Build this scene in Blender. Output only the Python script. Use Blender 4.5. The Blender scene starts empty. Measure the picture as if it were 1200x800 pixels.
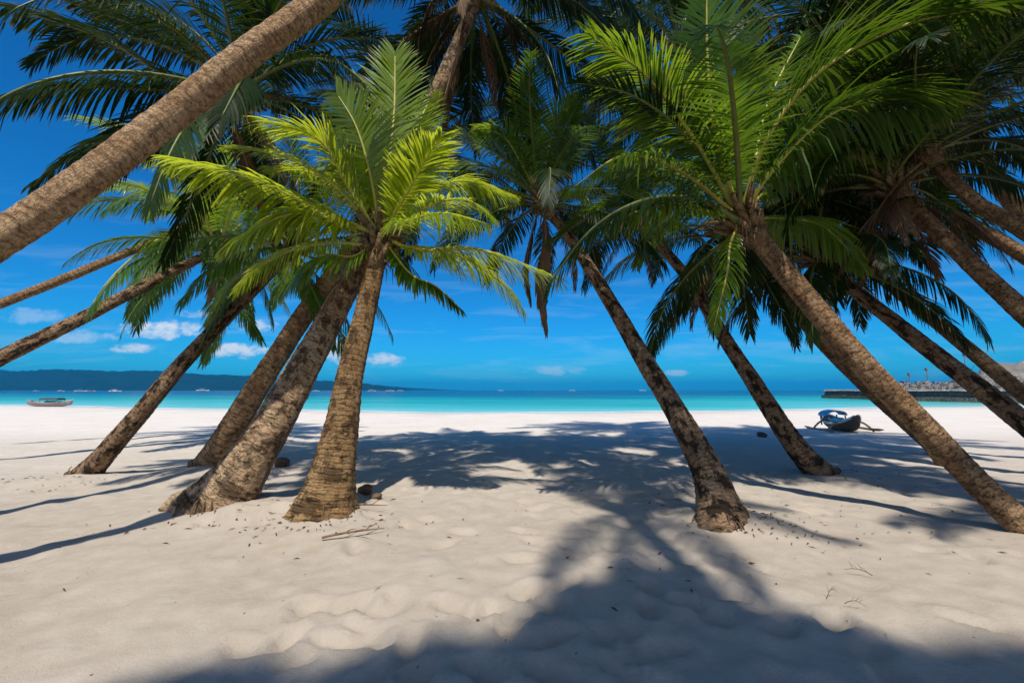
import bpy, math, random
import numpy as np
from mathutils import Vector, Matrix
random.seed(7); np.random.seed(7)
D = bpy.data; S = bpy.context.scene; C = S.collection
R = math.radians

# ------------------------------------------------------------------ camera model
CAM_H, F, PITCH = 1.5, 500.0, math.atan(57/500)
cp, sp = math.cos(PITCH), math.sin(PITCH)
def ray(px, py):
    a, b = (px-600)/F, (400-py)/F
    return np.array([a, cp-b*sp, sp+b*cp])
def at(px, py, d):                       # world point seen at a photo pixel, d metres in front
    r = ray(px, py); r = r*(d/r[1])
    return np.array([r[0], r[1], CAM_H+r[2]])
def ground_at(px, py, z=0.0):
    r = ray(px, py); k = (z-CAM_H)/r[2]
    return np.array([r[0]*k, r[1]*k, z])
cam = D.cameras.new('camera'); camo = D.objects.new('camera', cam); C.objects.link(camo)
camo.location = (0, 0, CAM_H); camo.rotation_euler = (R(90)+PITCH, 0, 0)
cam.sensor_width = 36; cam.lens = 36*F/1200; cam.clip_start = .05; cam.clip_end = 30000
S.camera = camo

# ------------------------------------------------------------------ helpers
def link(name, me, parent=None):
    o = D.objects.new(name, me); C.objects.link(o)
    if parent is not None: o.parent = parent
    return o
def mesh(name, vs, fs, m, smooth=True, uvs=None):
    me = D.meshes.new(name); me.from_pydata([tuple(map(float, v)) for v in vs], [], fs)
    if m is not None:
        for mm in (m if isinstance(m, (list, tuple)) else [m]): me.materials.append(mm)
    if smooth: me.polygons.foreach_set('use_smooth', [True]*len(me.polygons))
    if uvs is not None:
        l = me.uv_layers.new(name='UVMap')
        idx = np.empty(len(me.loops), dtype=np.int32); me.loops.foreach_get('vertex_index', idx)
        l.data.foreach_set('uv', np.asarray(uvs, dtype=np.float32)[idx].ravel())
    me.update(); return me
def empty(name, loc=(0, 0, 0), rz=0):
    o = D.objects.new(name, None); C.objects.link(o); o.location = tuple(map(float, loc)); o.rotation_euler = (0, 0, rz)
    o.empty_display_size = .2
    return o
def tag(o, label=None, cat=None, group=None, kind=None):
    if label: o['label'] = label
    if cat: o['category'] = cat
    if group: o['group'] = group
    if kind: o['kind'] = kind
    return o
class MB:
    def __init__(s): s.v = []; s.f = []
    def add(s, vs, fs):
        n = len(s.v); s.v += [tuple(v) for v in vs]; s.f += [tuple(i+n for i in f) for f in fs]
    def box(s, c, sz, rz=0, taper=1.0):
        x, y, z = sz[0]/2, sz[1]/2, sz[2]/2; ca, sa = math.cos(rz), math.sin(rz); vs = []
        for k, (a, b, e) in enumerate([(-1,-1,-1),(1,-1,-1),(1,1,-1),(-1,1,-1),(-1,-1,1),(1,-1,1),(1,1,1),(-1,1,1)]):
            t = taper if e > 0 else 1
            X, Y = a*x*t, b*y*t
            vs.append((c[0]+X*ca-Y*sa, c[1]+X*sa+Y*ca, c[2]+e*z))
        s.add(vs, [(0,3,2,1),(4,5,6,7),(0,1,5,4),(1,2,6,5),(2,3,7,6),(3,0,4,7)])
    def tube(s, pts, rad, n=8):
        vs, fs = tube(pts, rad, n); s.add(vs, fs)
    def build(s, name, m, parent=None, smooth=False):
        return link(name, mesh(name, s.v, s.f, m, smooth), parent)
def tube(pts, rad, n=8, cap=True):
    pts = [np.array(p, float) for p in pts]; k = len(pts)
    if not hasattr(rad, '__len__'): rad = [rad]*k
    vs, fs = [], []
    t0 = pts[1]-pts[0]; t0 = t0/np.linalg.norm(t0)
    ref = np.array([0, 0, 1.]) if abs(t0[2]) < .9 else np.array([1., 0, 0])
    u = np.cross(ref, t0); u /= np.linalg.norm(u)
    for i in range(k):
        t = pts[min(i+1, k-1)]-pts[max(i-1, 0)]; t = t/(np.linalg.norm(t)+1e-9)
        u = u-t*np.dot(u, t); u /= np.linalg.norm(u)+1e-9; w = np.cross(t, u)
        for j in range(n):
            a = 2*math.pi*j/n
            vs.append(pts[i]+rad[i]*(math.cos(a)*u+math.sin(a)*w))
    for i in range(k-1):
        for j in range(n):
            fs.append((i*n+j, i*n+(j+1) % n, (i+1)*n+(j+1) % n, (i+1)*n+j))
    if cap: fs.append(tuple(range(n))[::-1]); fs.append(tuple((k-1)*n+j for j in range(n)))
    return vs, fs
def crom(pts, n):                        # Catmull-Rom through points, evenly resampled
    P = [np.array(p, float) for p in pts]; P = [2*P[0]-P[1]]+P+[2*P[-1]-P[-2]]; out = []
    for i in range(1, len(P)-2):
        for t in np.linspace(0, 1, 24, endpoint=False):
            a, b, c, d = P[i-1], P[i], P[i+1], P[i+2]
            out.append(.5*(2*b+(c-a)*t+(2*a-5*b+4*c-d)*t*t+(3*b-a-3*c+d)*t**3))
    out.append(P[-2]); out = np.array(out)
    L = np.concatenate([[0], np.cumsum(np.linalg.norm(np.diff(out, axis=0), axis=1))])
    s = np.linspace(0, L[-1], n)
    return np.stack([np.interp(s, L, out[:, k]) for k in range(out.shape[1])], 1), s
# value noise in numpy
_perm = np.random.RandomState(3).rand(512, 512)
def vnoise(x, y):
    xi = np.floor(x).astype(int); yi = np.floor(y).astype(int); fx = x-xi; fy = y-yi
    fx = fx*fx*(3-2*fx); fy = fy*fy*(3-2*fy)
    g = lambda a, b: _perm[a % 512, b % 512]
    return (g(xi, yi)*(1-fx)+g(xi+1, yi)*fx)*(1-fy)+(g(xi, yi+1)*(1-fx)+g(xi+1, yi+1)*fx)*fy-.5
def sstep(a, b, x):
    t = np.clip((x-a)/(b-a), 0, 1); return t*t*(3-2*t)

# ------------------------------------------------------------------ materials
class NT:
    def __init__(s, name):
        s.m = D.materials.new(name); s.m.use_nodes = True; s.t = s.m.node_tree; s.t.nodes.clear()
        s.out = s.n('ShaderNodeOutputMaterial')
    def n(s, typ, ins=None, **kw):
        nd = s.t.nodes.new(typ)
        for k, v in kw.items(): setattr(nd, k, v)
        for k, v in (ins or {}).items(): s.set(nd.inputs[k], v)
        return nd
    def set(s, sock, v):
        if isinstance(v, bpy.types.NodeSocket): s.t.links.new(v, sock)
        elif isinstance(v, bpy.types.Node): s.t.links.new(v.outputs[0], sock)
        else:
            if hasattr(v, '__len__') and len(v) == 3 and sock.type == 'RGBA': v = (*v, 1)
            sock.default_value = v
    def math(s, op, a, b=0.0, c=None, clamp=False):
        ins = {0: a, 1: b}
        if c is not None: ins[2] = c
        return s.n('ShaderNodeMath', ins, operation=op, use_clamp=clamp).outputs[0]
    def ramp(s, f, stops, interp='LINEAR'):
        nd = s.n('ShaderNodeValToRGB', {0: f}); cr = nd.color_ramp; cr.interpolation = interp
        while len(cr.elements) < len(stops): cr.elements.new(.5)
        for e, (p, c) in zip(cr.elements, stops):
            e.position = p; e.color = (*c, 1) if hasattr(c, '__len__') else (c, c, c, 1)
        return nd.outputs[0]
    def mix(s, f, a, b, blend='MIX'):
        nd = s.n('ShaderNodeMix', data_type='RGBA', blend_type=blend)
        s.set(nd.inputs[0], f); s.set(nd.inputs[6], a); s.set(nd.inputs[7], b); return nd.outputs[2]
    def noise(s, vec, scale, detail=4, rough=.55, dist=0.0):
        return s.n('ShaderNodeTexNoise', {'Vector': vec, 'Scale': scale, 'Detail': detail, 'Roughness': rough, 'Distortion': dist}).outputs[0]
    def mapv(s, vec, scale): return s.n('ShaderNodeMapping', {0: vec, 3: scale}).outputs[0]
    def fin(s, shader):
        s.t.links.new(shader.outputs[0] if isinstance(shader, bpy.types.Node) else shader, s.out.inputs[0]); return s.m
def plain(name, col, rough=.6, spec=.4, var=.25, scale=6.0, metal=0.0):
    t = NT(name); tc = t.n('ShaderNodeTexCoord'); f = t.noise(tc.outputs['Object'], scale, 5, .65)
    c = t.mix(t.ramp(f, [(.3, 0), (.7, 1)]), tuple(x*(1-var) for x in col), tuple(min(1, x*(1+var)) for x in col))
    b = t.n('ShaderNodeBump', {'Strength': .25, 'Distance': .01, 'Height': f})
    return t.fin(t.n('ShaderNodeBsdfPrincipled', {'Base Color': c, 'Roughness': rough, 'Specular IOR Level': spec, 'Metallic': metal, 'Normal': b}))

def sand_mat():
    t = NT('coral_sand'); g = t.n('ShaderNodeNewGeometry').outputs['Position']
    big = t.noise(g, .6, 4, .6); mid = t.noise(g, 5, 5, .65); fine = t.noise(g, 90, 3, .7); grain = t.noise(g, 420, 2, .7)
    c = t.mix(t.ramp(big, [(.35, 0), (.68, 1)]), (.72, .65, .565), (.64, .56, .47))
    c = t.mix(t.ramp(mid, [(.38, 0), (.62, .55)]), c, (.80, .74, .66))
    c = t.mix(t.ramp(grain, [(.52, 0), (.75, .5)]), c, (.34, .28, .22))
    sp_ = t.n('ShaderNodeTexVoronoi', {'Vector': g, 'Scale': 9.0}).outputs['Distance']     # scattered bits of leaf and shell
    pick = t.noise(g, 3.1, 2)
    msk = t.math('MULTIPLY', t.math('LESS_THAN', sp_, .07), t.math('GREATER_THAN', pick, .56))
    c = t.mix(t.math('MULTIPLY', msk, .75), c, (.12, .08, .05))
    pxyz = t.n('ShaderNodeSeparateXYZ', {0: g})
    near_dim = t.n('ShaderNodeMapRange', {0: t.math('ADD', pxyz.outputs[1], t.math('MULTIPLY', big, 6.0)), 1: 8., 2: 20., 3: .9, 4: 0.}).outputs[0]
    c = t.mix(near_dim, c, (.60, .56, .505), 'MULTIPLY')  # foreground darkening, as from lens vignette, put into the sand colour
    # wet sand by the water line
    h = pxyz.outputs[2]
    wet = t.n('ShaderNodeMapRange', {0: h, 1: -.24, 2: -.34, 3: 0., 4: 1.}).outputs[0]
    c = t.mix(t.math('MULTIPLY', wet, .35), c, (.36, .33, .28))
    hgt = t.math('ADD', t.math('MULTIPLY', mid, .6), t.math('ADD', t.math('MULTIPLY', fine, .16), t.math('MULTIPLY', grain, .05)))
    b = t.n('ShaderNodeBump', {'Strength': .75, 'Distance': .05, 'Height': hgt})
    return t.fin(t.n('ShaderNodeBsdfPrincipled', {'Base Color': c, 'Roughness': .95, 'Specular IOR Level': .12, 'Normal': b}))

def trunk_mat(name, light, dark, blotch=.5, ring=9.0, fib=.5, nk=.85):
    t = NT(name); uv = t.n('ShaderNodeUVMap').outputs[0]
    xyz = t.n('ShaderNodeSeparateXYZ', {0: uv}); u, v = xyz.outputs[0], xyz.outputs[1]
    ob = t.n('ShaderNodeTexCoord').outputs['Object']
    ang = t.math('MULTIPLY', u, 2*math.pi)
    def cyl(sx, sv):                   # seamless cylinder coordinates
        return t.n('ShaderNodeCombineXYZ', {0: t.math('MULTIPLY', t.math('COSINE', ang), sx), 1: t.math('MULTIPLY', t.math('SINE', ang), sx), 2: t.math('MULTIPLY', v, sv)}).outputs[0]
    wob = t.noise(cyl(.9, 2.2), 1.6, 4, .6)
    vv = t.math('ADD', t.math('MULTIPLY', v, ring), t.math('MULTIPLY', wob, 1.5))
    saw = t.math('FRACT', vv)
    ringd = t.ramp(saw, [(0, 0), (.05, .15), (.14, .9), (.75, 1), (.96, .7), (1, 0)])
    fibre = t.noise(cyl(7.5, 2.2), 2.2, 5, .7)
    nick = t.noise(cyl(1.1, 14), 2.0, 5, .65)
    blot = t.noise(cyl(.75, 2.4), 1.7, 6, .62)
    fine = t.noise(cyl(6, 45), 1.3, 4, .7)
    c = t.mix(t.ramp(fibre, [(.30, 0), (.55, 1)]), tuple(.62*x for x in light), light)
    c = t.mix(t.ramp(fine, [(.36, .28), (.55, 0)]), c, dark)
    stain = t.noise(cyl(.6, 1.1), 1.4, 5, .65)
    c = t.mix(t.ramp(stain, [(.40, 0), (.62, .75)]), c, tuple(a*b for a, b in zip(light, (.56, .47, .40))))
    fade = t.ramp(t.noise(cyl(1.2, 3.1), 1.7, 3, .6), [(.36, .15), (.6, 1)])
    fine2 = t.ramp(t.math('FRACT', t.math('ADD', t.math('MULTIPLY', vv, 3.0), t.math('MULTIPLY', fibre, .7))), [(0, 0), (.2, 1), (1, 1)])
    c = t.mix(t.math('MULTIPLY', t.math('SUBTRACT', 1.0, fine2), .35), c, dark)
    c = t.mix(t.math('MULTIPLY', t.math('MULTIPLY', t.math('SUBTRACT', 1.0, ringd), fade), .75), c, dark)
    c = t.mix(t.ramp(nick, [(.57, 0), (.64, nk)]), c, tuple(.45*x for x in dark))
    c = t.mix(t.math('MULTIPLY', t.ramp(blot, [(.50, 0), (.57, 1)]), blotch), c, tuple(.5*x for x in dark))
    c = t.mix(t.math('MULTIPLY', t.ramp(blot, [(.34, 1), (.40, 0)]), min(1, blotch*.8)), c, (.46, .39, .30))   # pale lichen
    h = t.math('ADD', t.math('ADD', t.math('MULTIPLY', ringd, t.math('MULTIPLY', fade, .6)), t.math('MULTIPLY', fine2, .18)), t.math('ADD', t.math('MULTIPLY', fibre, fib), t.math('ADD', t.math('MULTIPLY', fine, .3), t.math('MULTIPLY', t.ramp(nick, [(.55, 1), (.63, 0)]), .5))))
    b = t.n('ShaderNodeBump', {'Strength': 1.0, 'Distance': .04, 'Height': h})
    return t.fin(t.n('ShaderNodeBsdfPrincipled', {'Base Color': c, 'Roughness': .85, 'Specular IOR Level': .2, 'Normal': b}))

def leaf_mat(name, top, trans, tw=.42, rough=.38, spec=.5, dry=.12):
    t = NT(name); g = t.n('ShaderNodeNewGeometry').outputs['Position']; oi = t.n('ShaderNodeObjectInfo').outputs['Random']
    uv = t.n('ShaderNodeUVMap').outputs[0]; xyz = t.n('ShaderNodeSeparateXYZ', {0: uv})
    ru, ts = xyz.outputs[0], xyz.outputs[1]            # random per leaflet, position along the leaflet
    k = t.math('ADD', t.math('MULTIPLY', ru, .5), t.math('MULTIPLY', oi, .5))
    c = t.mix(k, tuple(.62*x for x in top), tuple(1.35*x for x in top))
    tr = t.mix(k, tuple(.75*x for x in trans), tuple(min(1, 1.2*x) for x in trans))
    tip = t.math('MULTIPLY', t.ramp(ts, [(.72, 0), (1, 1)]), t.math('GREATER_THAN', ru, 1-dry*3))
    c = t.mix(t.math('MULTIPLY', tip, .8), c, (.30, .20, .07)); tr = t.mix(t.math('MULTIPLY', tip, .8), tr, (.35, .22, .05))
    f = t.noise(g, 30, 2)
    b = t.n('ShaderNodeBump', {'Strength': .12, 'Distance': .004, 'Height': f})
    p = t.n('ShaderNodeBsdfPrincipled', {'Base Color': c, 'Roughness': rough, 'Specular IOR Level': spec, 'Normal': b})
    x = t.n('ShaderNodeBsdfTranslucent', {'Color': tr})
    return t.fin(t.n('ShaderNodeMixShader', {0: tw, 1: p, 2: x}))

M = {}
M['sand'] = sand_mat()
M['trunk_tan'] = trunk_mat('palm_bark_tan', (.52, .325, .165), (.07, .037, .019), .45, 8.5, .55, .8)
M['trunk_smooth'] = trunk_mat('palm_bark_smooth', (.62, .41, .22), (.15, .08, .042), .10, 7.0, .45, .35)
M['trunk_pale'] = trunk_mat('palm_bark_pale', (.62, .43, .25), (.065, .035, .018), .75, 6.5, .6)
M['trunk_dark'] = trunk_mat('palm_bark_blotched', (.47, .30, .165), (.05, .034, .021), .95, 9, .7)
M['trunk_fib'] = trunk_mat('palm_bark_fibrous', (.55, .34, .15), (.055, .03, .014), .7, 15, 1.1)
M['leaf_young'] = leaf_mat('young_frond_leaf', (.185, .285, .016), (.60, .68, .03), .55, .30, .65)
M['leaf_bright'] = leaf_mat('bright_frond_leaf', (.10, .20, .012), (.31, .45, .018), .46, .34, .6)  # lighter copy of frond_leaf, sunlit look put into the colour
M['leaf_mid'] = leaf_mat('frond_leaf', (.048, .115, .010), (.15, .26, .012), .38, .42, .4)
M['leaf_shaded'] = leaf_mat('shaded_frond_leaf', (.015, .038, .005), (.036, .070, .006), .28, .5, .22)  # darker copy of frond_leaf, crown shade put into the colour
M['leaf_dry'] = leaf_mat('dry_frond_leaf', (.17, .105, .06), (.20, .11, .05), .25, .8, .15)
M['rachis_y'] = plain('yellow_rachis', (.40, .36, .06), .45, .4, .2)
M['rachis_g'] = plain('green_rachis', (.12, .14, .03), .45, .4, .2)
M['rachis_d'] = plain('dry_rachis', (.22, .14, .08), .8, .2)
M['fibre'] = trunk_mat('palm_fibre', (.44, .30, .16), (.10, .06, .03), .15, 4, 1.2)
M['coconut'] = plain('coconut_husk', (.13, .085, .05), .8, .2, .4, 20)

# ------------------------------------------------------------------ ground
def shore_y(x): return 35+.34*np.sqrt(np.asarray(x, float)**2+100)-3.4+.5*np.sin(np.asarray(x, float)*.21)+.3*np.sin(np.asarray(x, float)*.53+1)
SEA_Z = -.35
MOUNDS = [(2.55, 4.9, .5, .05), (-2.05, 5.0, .28, .06), (-2.75, 5.2, .25, .07), (-3.2, 5.1, .3, .06), (-4.1, 5.35, .3, .05), (2.3, 4.95, .3, .05), (2.9, 5.0, .28, .04), (-3.55, 5.55, .55, .10), (-2.3, 5.35, .60, .12), (2.6, 5.1, .6, .06), (5.6, 7.7, .8, .08), (-5.9, 8.3, .8, .1), (5.9, 4.9, .6, .06), (-7.4, 7.4, .7, .08)]
rs = np.random.RandomState(11)
PRINTS = []
for i in range(46-24):                      # walking tracks across the near sand, plus loose prints
    x0, y0 = rs.uniform(-5, 6), rs.uniform(1.4, 7); a = rs.uniform(0, 2*math.pi)
    for k in range(rs.randint(3, 8)):
        s = (k % 2-.5)*.22
        PRINTS.append((x0+k*.58*math.cos(a)-s*math.sin(a), y0+k*.58*math.sin(a)+s*math.cos(a), a+rs.uniform(-.2, .2), rs.uniform(.6, 1.1)))
for i in range(90): PRINTS.append((rs.uniform(-1.6, 2.2), rs.uniform(1.6, 3.6), rs.uniform(0, 6.28), rs.uniform(1.3, 2.0)))
for i in range(60): PRINTS.append((rs.uniform(-3.5, 4.5), rs.uniform(4, 12), rs.uniform(0, 6.28), rs.uniform(.7, 1.4)))
def gz_base(x, y):
    x = np.asarray(x, float); y = np.asarray(y, float)
    ys = shore_y(x)
    t = np.clip((y-12)/(ys-12), 0, 1)
    z = -.35*t**1.3
    z = np.where(y > ys, np.maximum(SEA_Z-.035*(y-ys), -4), z)
    for mx, my, r, h in MOUNDS: z = z+h*np.exp(-((x-mx)**2+(y-my)**2)/(r*r))
    return z
def gz_full(x, y):
    z = gz_base(x, y)
    near = 1-sstep(14, 30, np.hypot(x, y))
    land = 1-sstep(-3, 0, y-shore_y(x))
    z = z+land*(.10*vnoise(x*.35+7, y*.35)+near*1.0*(.055*vnoise(x*1.3, y*1.3+3)+.034*vnoise(x*3.1+9, y*3.1)+.020*vnoise(x*6.3, y*6.3+1)+.009*vnoise(x*13, y*13)))
    dent = np.zeros_like(z)
    for px, py, a, k in PRINTS:
        m = (np.abs(x-px) < .5) & (np.abs(y-py) < .5)
        if not m.any(): continue
        dx, dy = x[m]-px, y[m]-py; u = dx*math.cos(a)+dy*math.sin(a); v = -dx*math.sin(a)+dy*math.cos(a)
        e = np.sqrt((u/.16)**2+(v/.085)**2)
        dent[m] += k*(-.042*np.exp(-(e**2.6))+.016*np.exp(-((e-1.35)/.38)**2))
    return z+np.where(dent > 0, .018*np.tanh(dent/.018), .055*np.tanh(dent/.055))
def axis(lo, hi, step, far_lo, far_hi, grow=1.13):
    a = list(np.arange(lo, hi, step)); s = step; b = []
    x = a[-1]
    while x < far_hi: s *= grow; x += s; b.append(x)
    s = step; c = []; x = lo
    while x > far_lo: s *= grow; x -= s; c.append(x)
    return np.array(c[::-1]+a+b)
def gridmesh(name, xs, ys, zf, m):
    X, Y = np.meshgrid(xs, ys); Z = zf(X.ravel(), Y.ravel()); nx, ny = len(xs), len(ys)
    v = np.stack([X.ravel(), Y.ravel(), Z], 1)
    i = np.arange((nx-1)*(ny-1)); r, c = i//(nx-1), i % (nx-1); b = r*nx+c
    f = np.stack([b, b+1, b+nx+1, b+nx], 1)
    me = D.meshes.new(name); me.vertices.add(len(v)); me.vertices.foreach_set('co', v.astype(np.float32).ravel())
    me.loops.add(f.size); me.loops.foreach_set('vertex_index', f.astype(np.int32).ravel())
    me.polygons.add(len(f)); me.polygons.foreach_set('loop_start', np.arange(0, f.size, 4, dtype=np.int32))
    me.polygons.foreach_set('use_smooth', np.ones(len(f), bool))
    me.update(calc_edges=True); me.validate(); me.materials.append(m)
    return me, v
xs = axis(-6.5, 7.5, .042, -9000, 9000); ys = axis(1.2, 10.5, .042, -3000, 120, 1.10)
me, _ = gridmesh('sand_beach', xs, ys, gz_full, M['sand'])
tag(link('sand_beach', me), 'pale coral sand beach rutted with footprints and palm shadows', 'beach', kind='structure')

# ------------------------------------------------------------------ sea
def sea_mat():
    t = NT('tropical_sea'); g = t.n('ShaderNodeNewGeometry').outputs['Position']
    a = t.n('ShaderNodeAttribute', attribute_name='offshore').outputs['Fac']
    n1 = t.noise(t.mapv(g, (.010, .028, 0)), 1.0, 4, .6)
    n2 = t.noise(t.mapv(g, (.03, .14, 0)), 1.0, 3, .6)
    d = t.math('ADD', a, t.math('MULTIPLY', t.math('SUBTRACT', n1, .5), .55))
    d = t.math('ADD', d, t.math('MULTIPLY', t.math('SUBTRACT', n2, .5), .12))
    c = t.ramp(d, [(0, (.50, .62, .53)), (.05, (.20, .55, .50)), (.20, (.05, .42, .345)), (.36, (.006, .25, .22)), (.46, (.003, .11, .15)), (.62, (.002, .042, .10)), (1, (.002, .035, .10))])
    w = t.noise(t.mapv(g, (.9, 2.2, 1)), 1.0, 4, .6)
    b = t.n('ShaderNodeBump', {'Strength': .5, 'Distance': .12, 'Height': w})
    return t.fin(t.n('ShaderNodeBsdfPrincipled', {'Base Color': c, 'Roughness': .22, 'Specular IOR Level': .06, 'Normal': b}))
sx = axis(-80, 80, 1.2, -16000, 16000, 1.12); sy = axis(28, 70, .4, 20, 16000, 1.07)
me, v = gridmesh('sea', sx, sy, lambda x, y: np.full(len(x), SEA_Z)+.03*vnoise(x*.4, y*.9)*(y < 200), sea_mat())
off = v[:, 1]-shore_y(v[:, 0]); off = np.where(v[:, 1] > 400, np.maximum(off, 300), off)
at_ = me.attributes.new('offshore', 'FLOAT', 'POINT')
at_.data.foreach_set('value', np.clip(np.sqrt(np.clip(off, 0, 400)/400), 0, 1).astype(np.float32))
tag(link('sea', me), 'calm turquoise sea deepening to blue toward the horizon', 'sea', kind='structure')
# foam along the water line: the last small wave
mb = MB(); xx = np.arange(-70, 45, .35); yy = shore_y(xx)+.35*vnoise(xx*.5, xx*0+2)
wd = .10+.25*np.abs(vnoise(xx*.9, xx*0+9))
mb.add([p for x, y, w in zip(xx, yy, wd) for p in ((x, y-w, SEA_Z+.03), (x, y, SEA_Z+.06), (x, y+w, SEA_Z+.03))],
       [f for i in range(len(xx)-1) for f in ((3*i, 3*i+3, 3*i+4, 3*i+1), (3*i+1, 3*i+4, 3*i+5, 3*i+2))])
tag(mb.build('surf_foam', plain('foam', (.75, .78, .76), .7, .3, .15, 3), smooth=True), 'thin white line of surf foam along the shore', 'foam', kind='stuff')

# ------------------------------------------------------------------ hills across the bay
def hill_mat():
    t = NT('hill_forest'); g = t.n('ShaderNodeNewGeometry').outputs['Position']
    f = t.noise(g, .012, 6, .7)
    c = t.ramp(f, [(.3, (.004, .014, .014)), (.6, (.008, .024, .018)), (.8, (.015, .034, .022))])
    return t.fin(t.n('ShaderNodeBsdfPrincipled', {'Base Color': c, 'Roughness': .95, 'Specular IOR Level': .05}))
HILL = hill_mat()
def ridge(name, prof, d, depth, label):
    px = np.array([p[0] for p in prof]); pz = np.array([p[1] for p in prof])
    X = np.arange((px[0]-600)/F*d, (px[-1]-600)/F*d, d*.004); rows = 22
    zt = np.interp(X*F/d+600, px, pz); zt = (457-zt)/F*d
    v = []
    for j in range(rows):
        s = j/(rows-1); e = math.sin(math.pi*s)**.8
        for x, z in zip(X, zt):
            n = float(vnoise(np.array([x*.006+j*.4]), np.array([j*.5+d*.001]))[0]); n2 = float(vnoise(np.array([x*.03]), np.array([j*1.7]))[0])
            v.append((x*(1+(s-.5)*depth/d), d+(s-.5)*depth, SEA_Z-2+(max(z, 0)+2)*e*(1+.35*n*(1-.6*e))+n2*14*e*(z > 12)))
    k = len(X); f = [(j*k+i, j*k+i+1, (j+1)*k+i+1, (j+1)*k+i) for j in range(rows-1) for i in range(k-1)]
    o = link(name, mesh(name, v, f, HILL)); tag(o, label, 'hills', kind='structure')
ridge('hills', [(-500, 436), (-200, 434), (-40, 437), (10, 434.5), (70, 434), (130, 434.5), (190, 436), (250, 439), (300, 441.5), (345, 445), (400, 447), (440, 451), (475, 455.5), (490, 457.5)], 3200, 1400, 'low forested hills across the bay, blue with distance')
ridge('hills', [(-500, 428), (20, 434), (260, 440), (380, 447), (500, 455.5), (560, 457.5)], 5200, 900, 'fainter far ridge trailing off behind the forested hills')

# ------------------------------------------------------------------ fronds
UP = np.array([0, 0, 1.])
def frond_geo(pts, seed, n=92, Lmax=.75, width=.036, droop=.8, vee=.25, start=.17, ragged=.06, ang0=62, ang1=28):
    rnd = np.random.RandomState(seed)
    P, s = crom(pts, 90); Ltot = s[-1]
    T = np.gradient(P, axis=0); T /= np.linalg.norm(T, axis=1)[:, None]
    side = np.cross(T[20], UP)
    if np.linalg.norm(side) < .15: side = np.cross(T[60], UP)
    if np.linalg.norm(side) < .05: side = np.array([1., 0, 0])
    side /= np.linalg.norm(side); SD = []
    for t in T:
        q = side-t*np.dot(side, t); q /= np.linalg.norm(q); SD.append(q); side = q
    SD = np.array(SD); N = np.cross(SD, T)
    V, Fc, UV = [], [], []
    ph = {1: rnd.uniform(0, 6), -1: rnd.uniform(0, 6)}; wav = {1: rnd.uniform(.3, 1), -1: rnd.uniform(.3, 1)}
    for i in range(n):
        t = start+(1-start)*(i+rnd.uniform(-.3, .3))/(n-1); t = min(max(t, 0), .999); idx = t*89; a = int(idx); b = min(a+1, 89); fr = idx-a
        p = P[a]*(1-fr)+P[b]*fr; tt = T[a]; sd = SD[a]; nn = N[a]
        r = (t-start)/(1-start)
        prof = min(1, .42+r*2.6)*(1-.62*max(0, (r-.45)/.55)**1.5)
        for sg in (-1, 1):
            if rnd.rand() < ragged*(2.2 if math.sin(i*.5+ph[sg]) > .7 else .7): continue
            L = Lmax*prof*rnd.uniform(.85, 1.1)
            an = R(ang0+(ang1-ang0)*r+wav[sg]*math.sin(i*.33+ph[sg])*4+rnd.normal()*3); ve = vee+rnd.normal()*.06+.05*math.sin(i*.21+ph[-sg])
            d = math.cos(an)*tt+math.sin(an)*(sg*sd*math.cos(ve)+nn*math.sin(ve))
            d /= np.linalg.norm(d); dr = droop*rnd.uniform(.75, 1.3)*(1 if rnd.rand() > .07 else 2.2)
            w = width*rnd.uniform(.8, 1.15)*(.75+.25*prof)
            wdir = np.cross(d, nn*math.cos(ve)-sg*sd*math.sin(ve)); wdir /= np.linalg.norm(wdir)+1e-9
            base = len(V); ru = rnd.rand()
            q = p.copy(); dd = d.copy(); K = 4; ss = [0, .3, .6, .85, 1.0]; ww = [.55, 1, .85, .5, .06]
            for k in range(K+1):
                if k:
                    st = (ss[k]-ss[k-1])*L
                    dd = dd-UP*dr*(ss[k]-ss[k-1])*1.5; dd /= np.linalg.norm(dd); q = q+dd*st
                wv = wdir-dd*np.dot(wdir, dd); wv /= np.linalg.norm(wv)+1e-9
                V += [q-wv*w*ww[k]*.5, q+wv*w*ww[k]*.5]; UV += [(ru, ss[k])]*2
                if k: m = base+2*k; Fc.append((m-2, m-1, m+1, m))
    rad = [max(.006, (.038 if j > 6 else .038+.012*(6-j))*(1-j/89)**.75*min(1.25, Ltot/3.6)+.004) for j in range(0, 90, 3)]
    RV, RF = tube(P[::3], rad, 6)
    return V, Fc, UV, RV, RF
def frond_obj(parent, geo, leafm, rachm, name='frond', label=None):
    V, Fc, UV, RV, RF = geo
    o = link(name, mesh(name, V, Fc, leafm, False, UV), parent)
    r = link('rachis', mesh('rachis', RV, RF, rachm, True), o)
    if label: o['label'] = label
    return o
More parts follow.
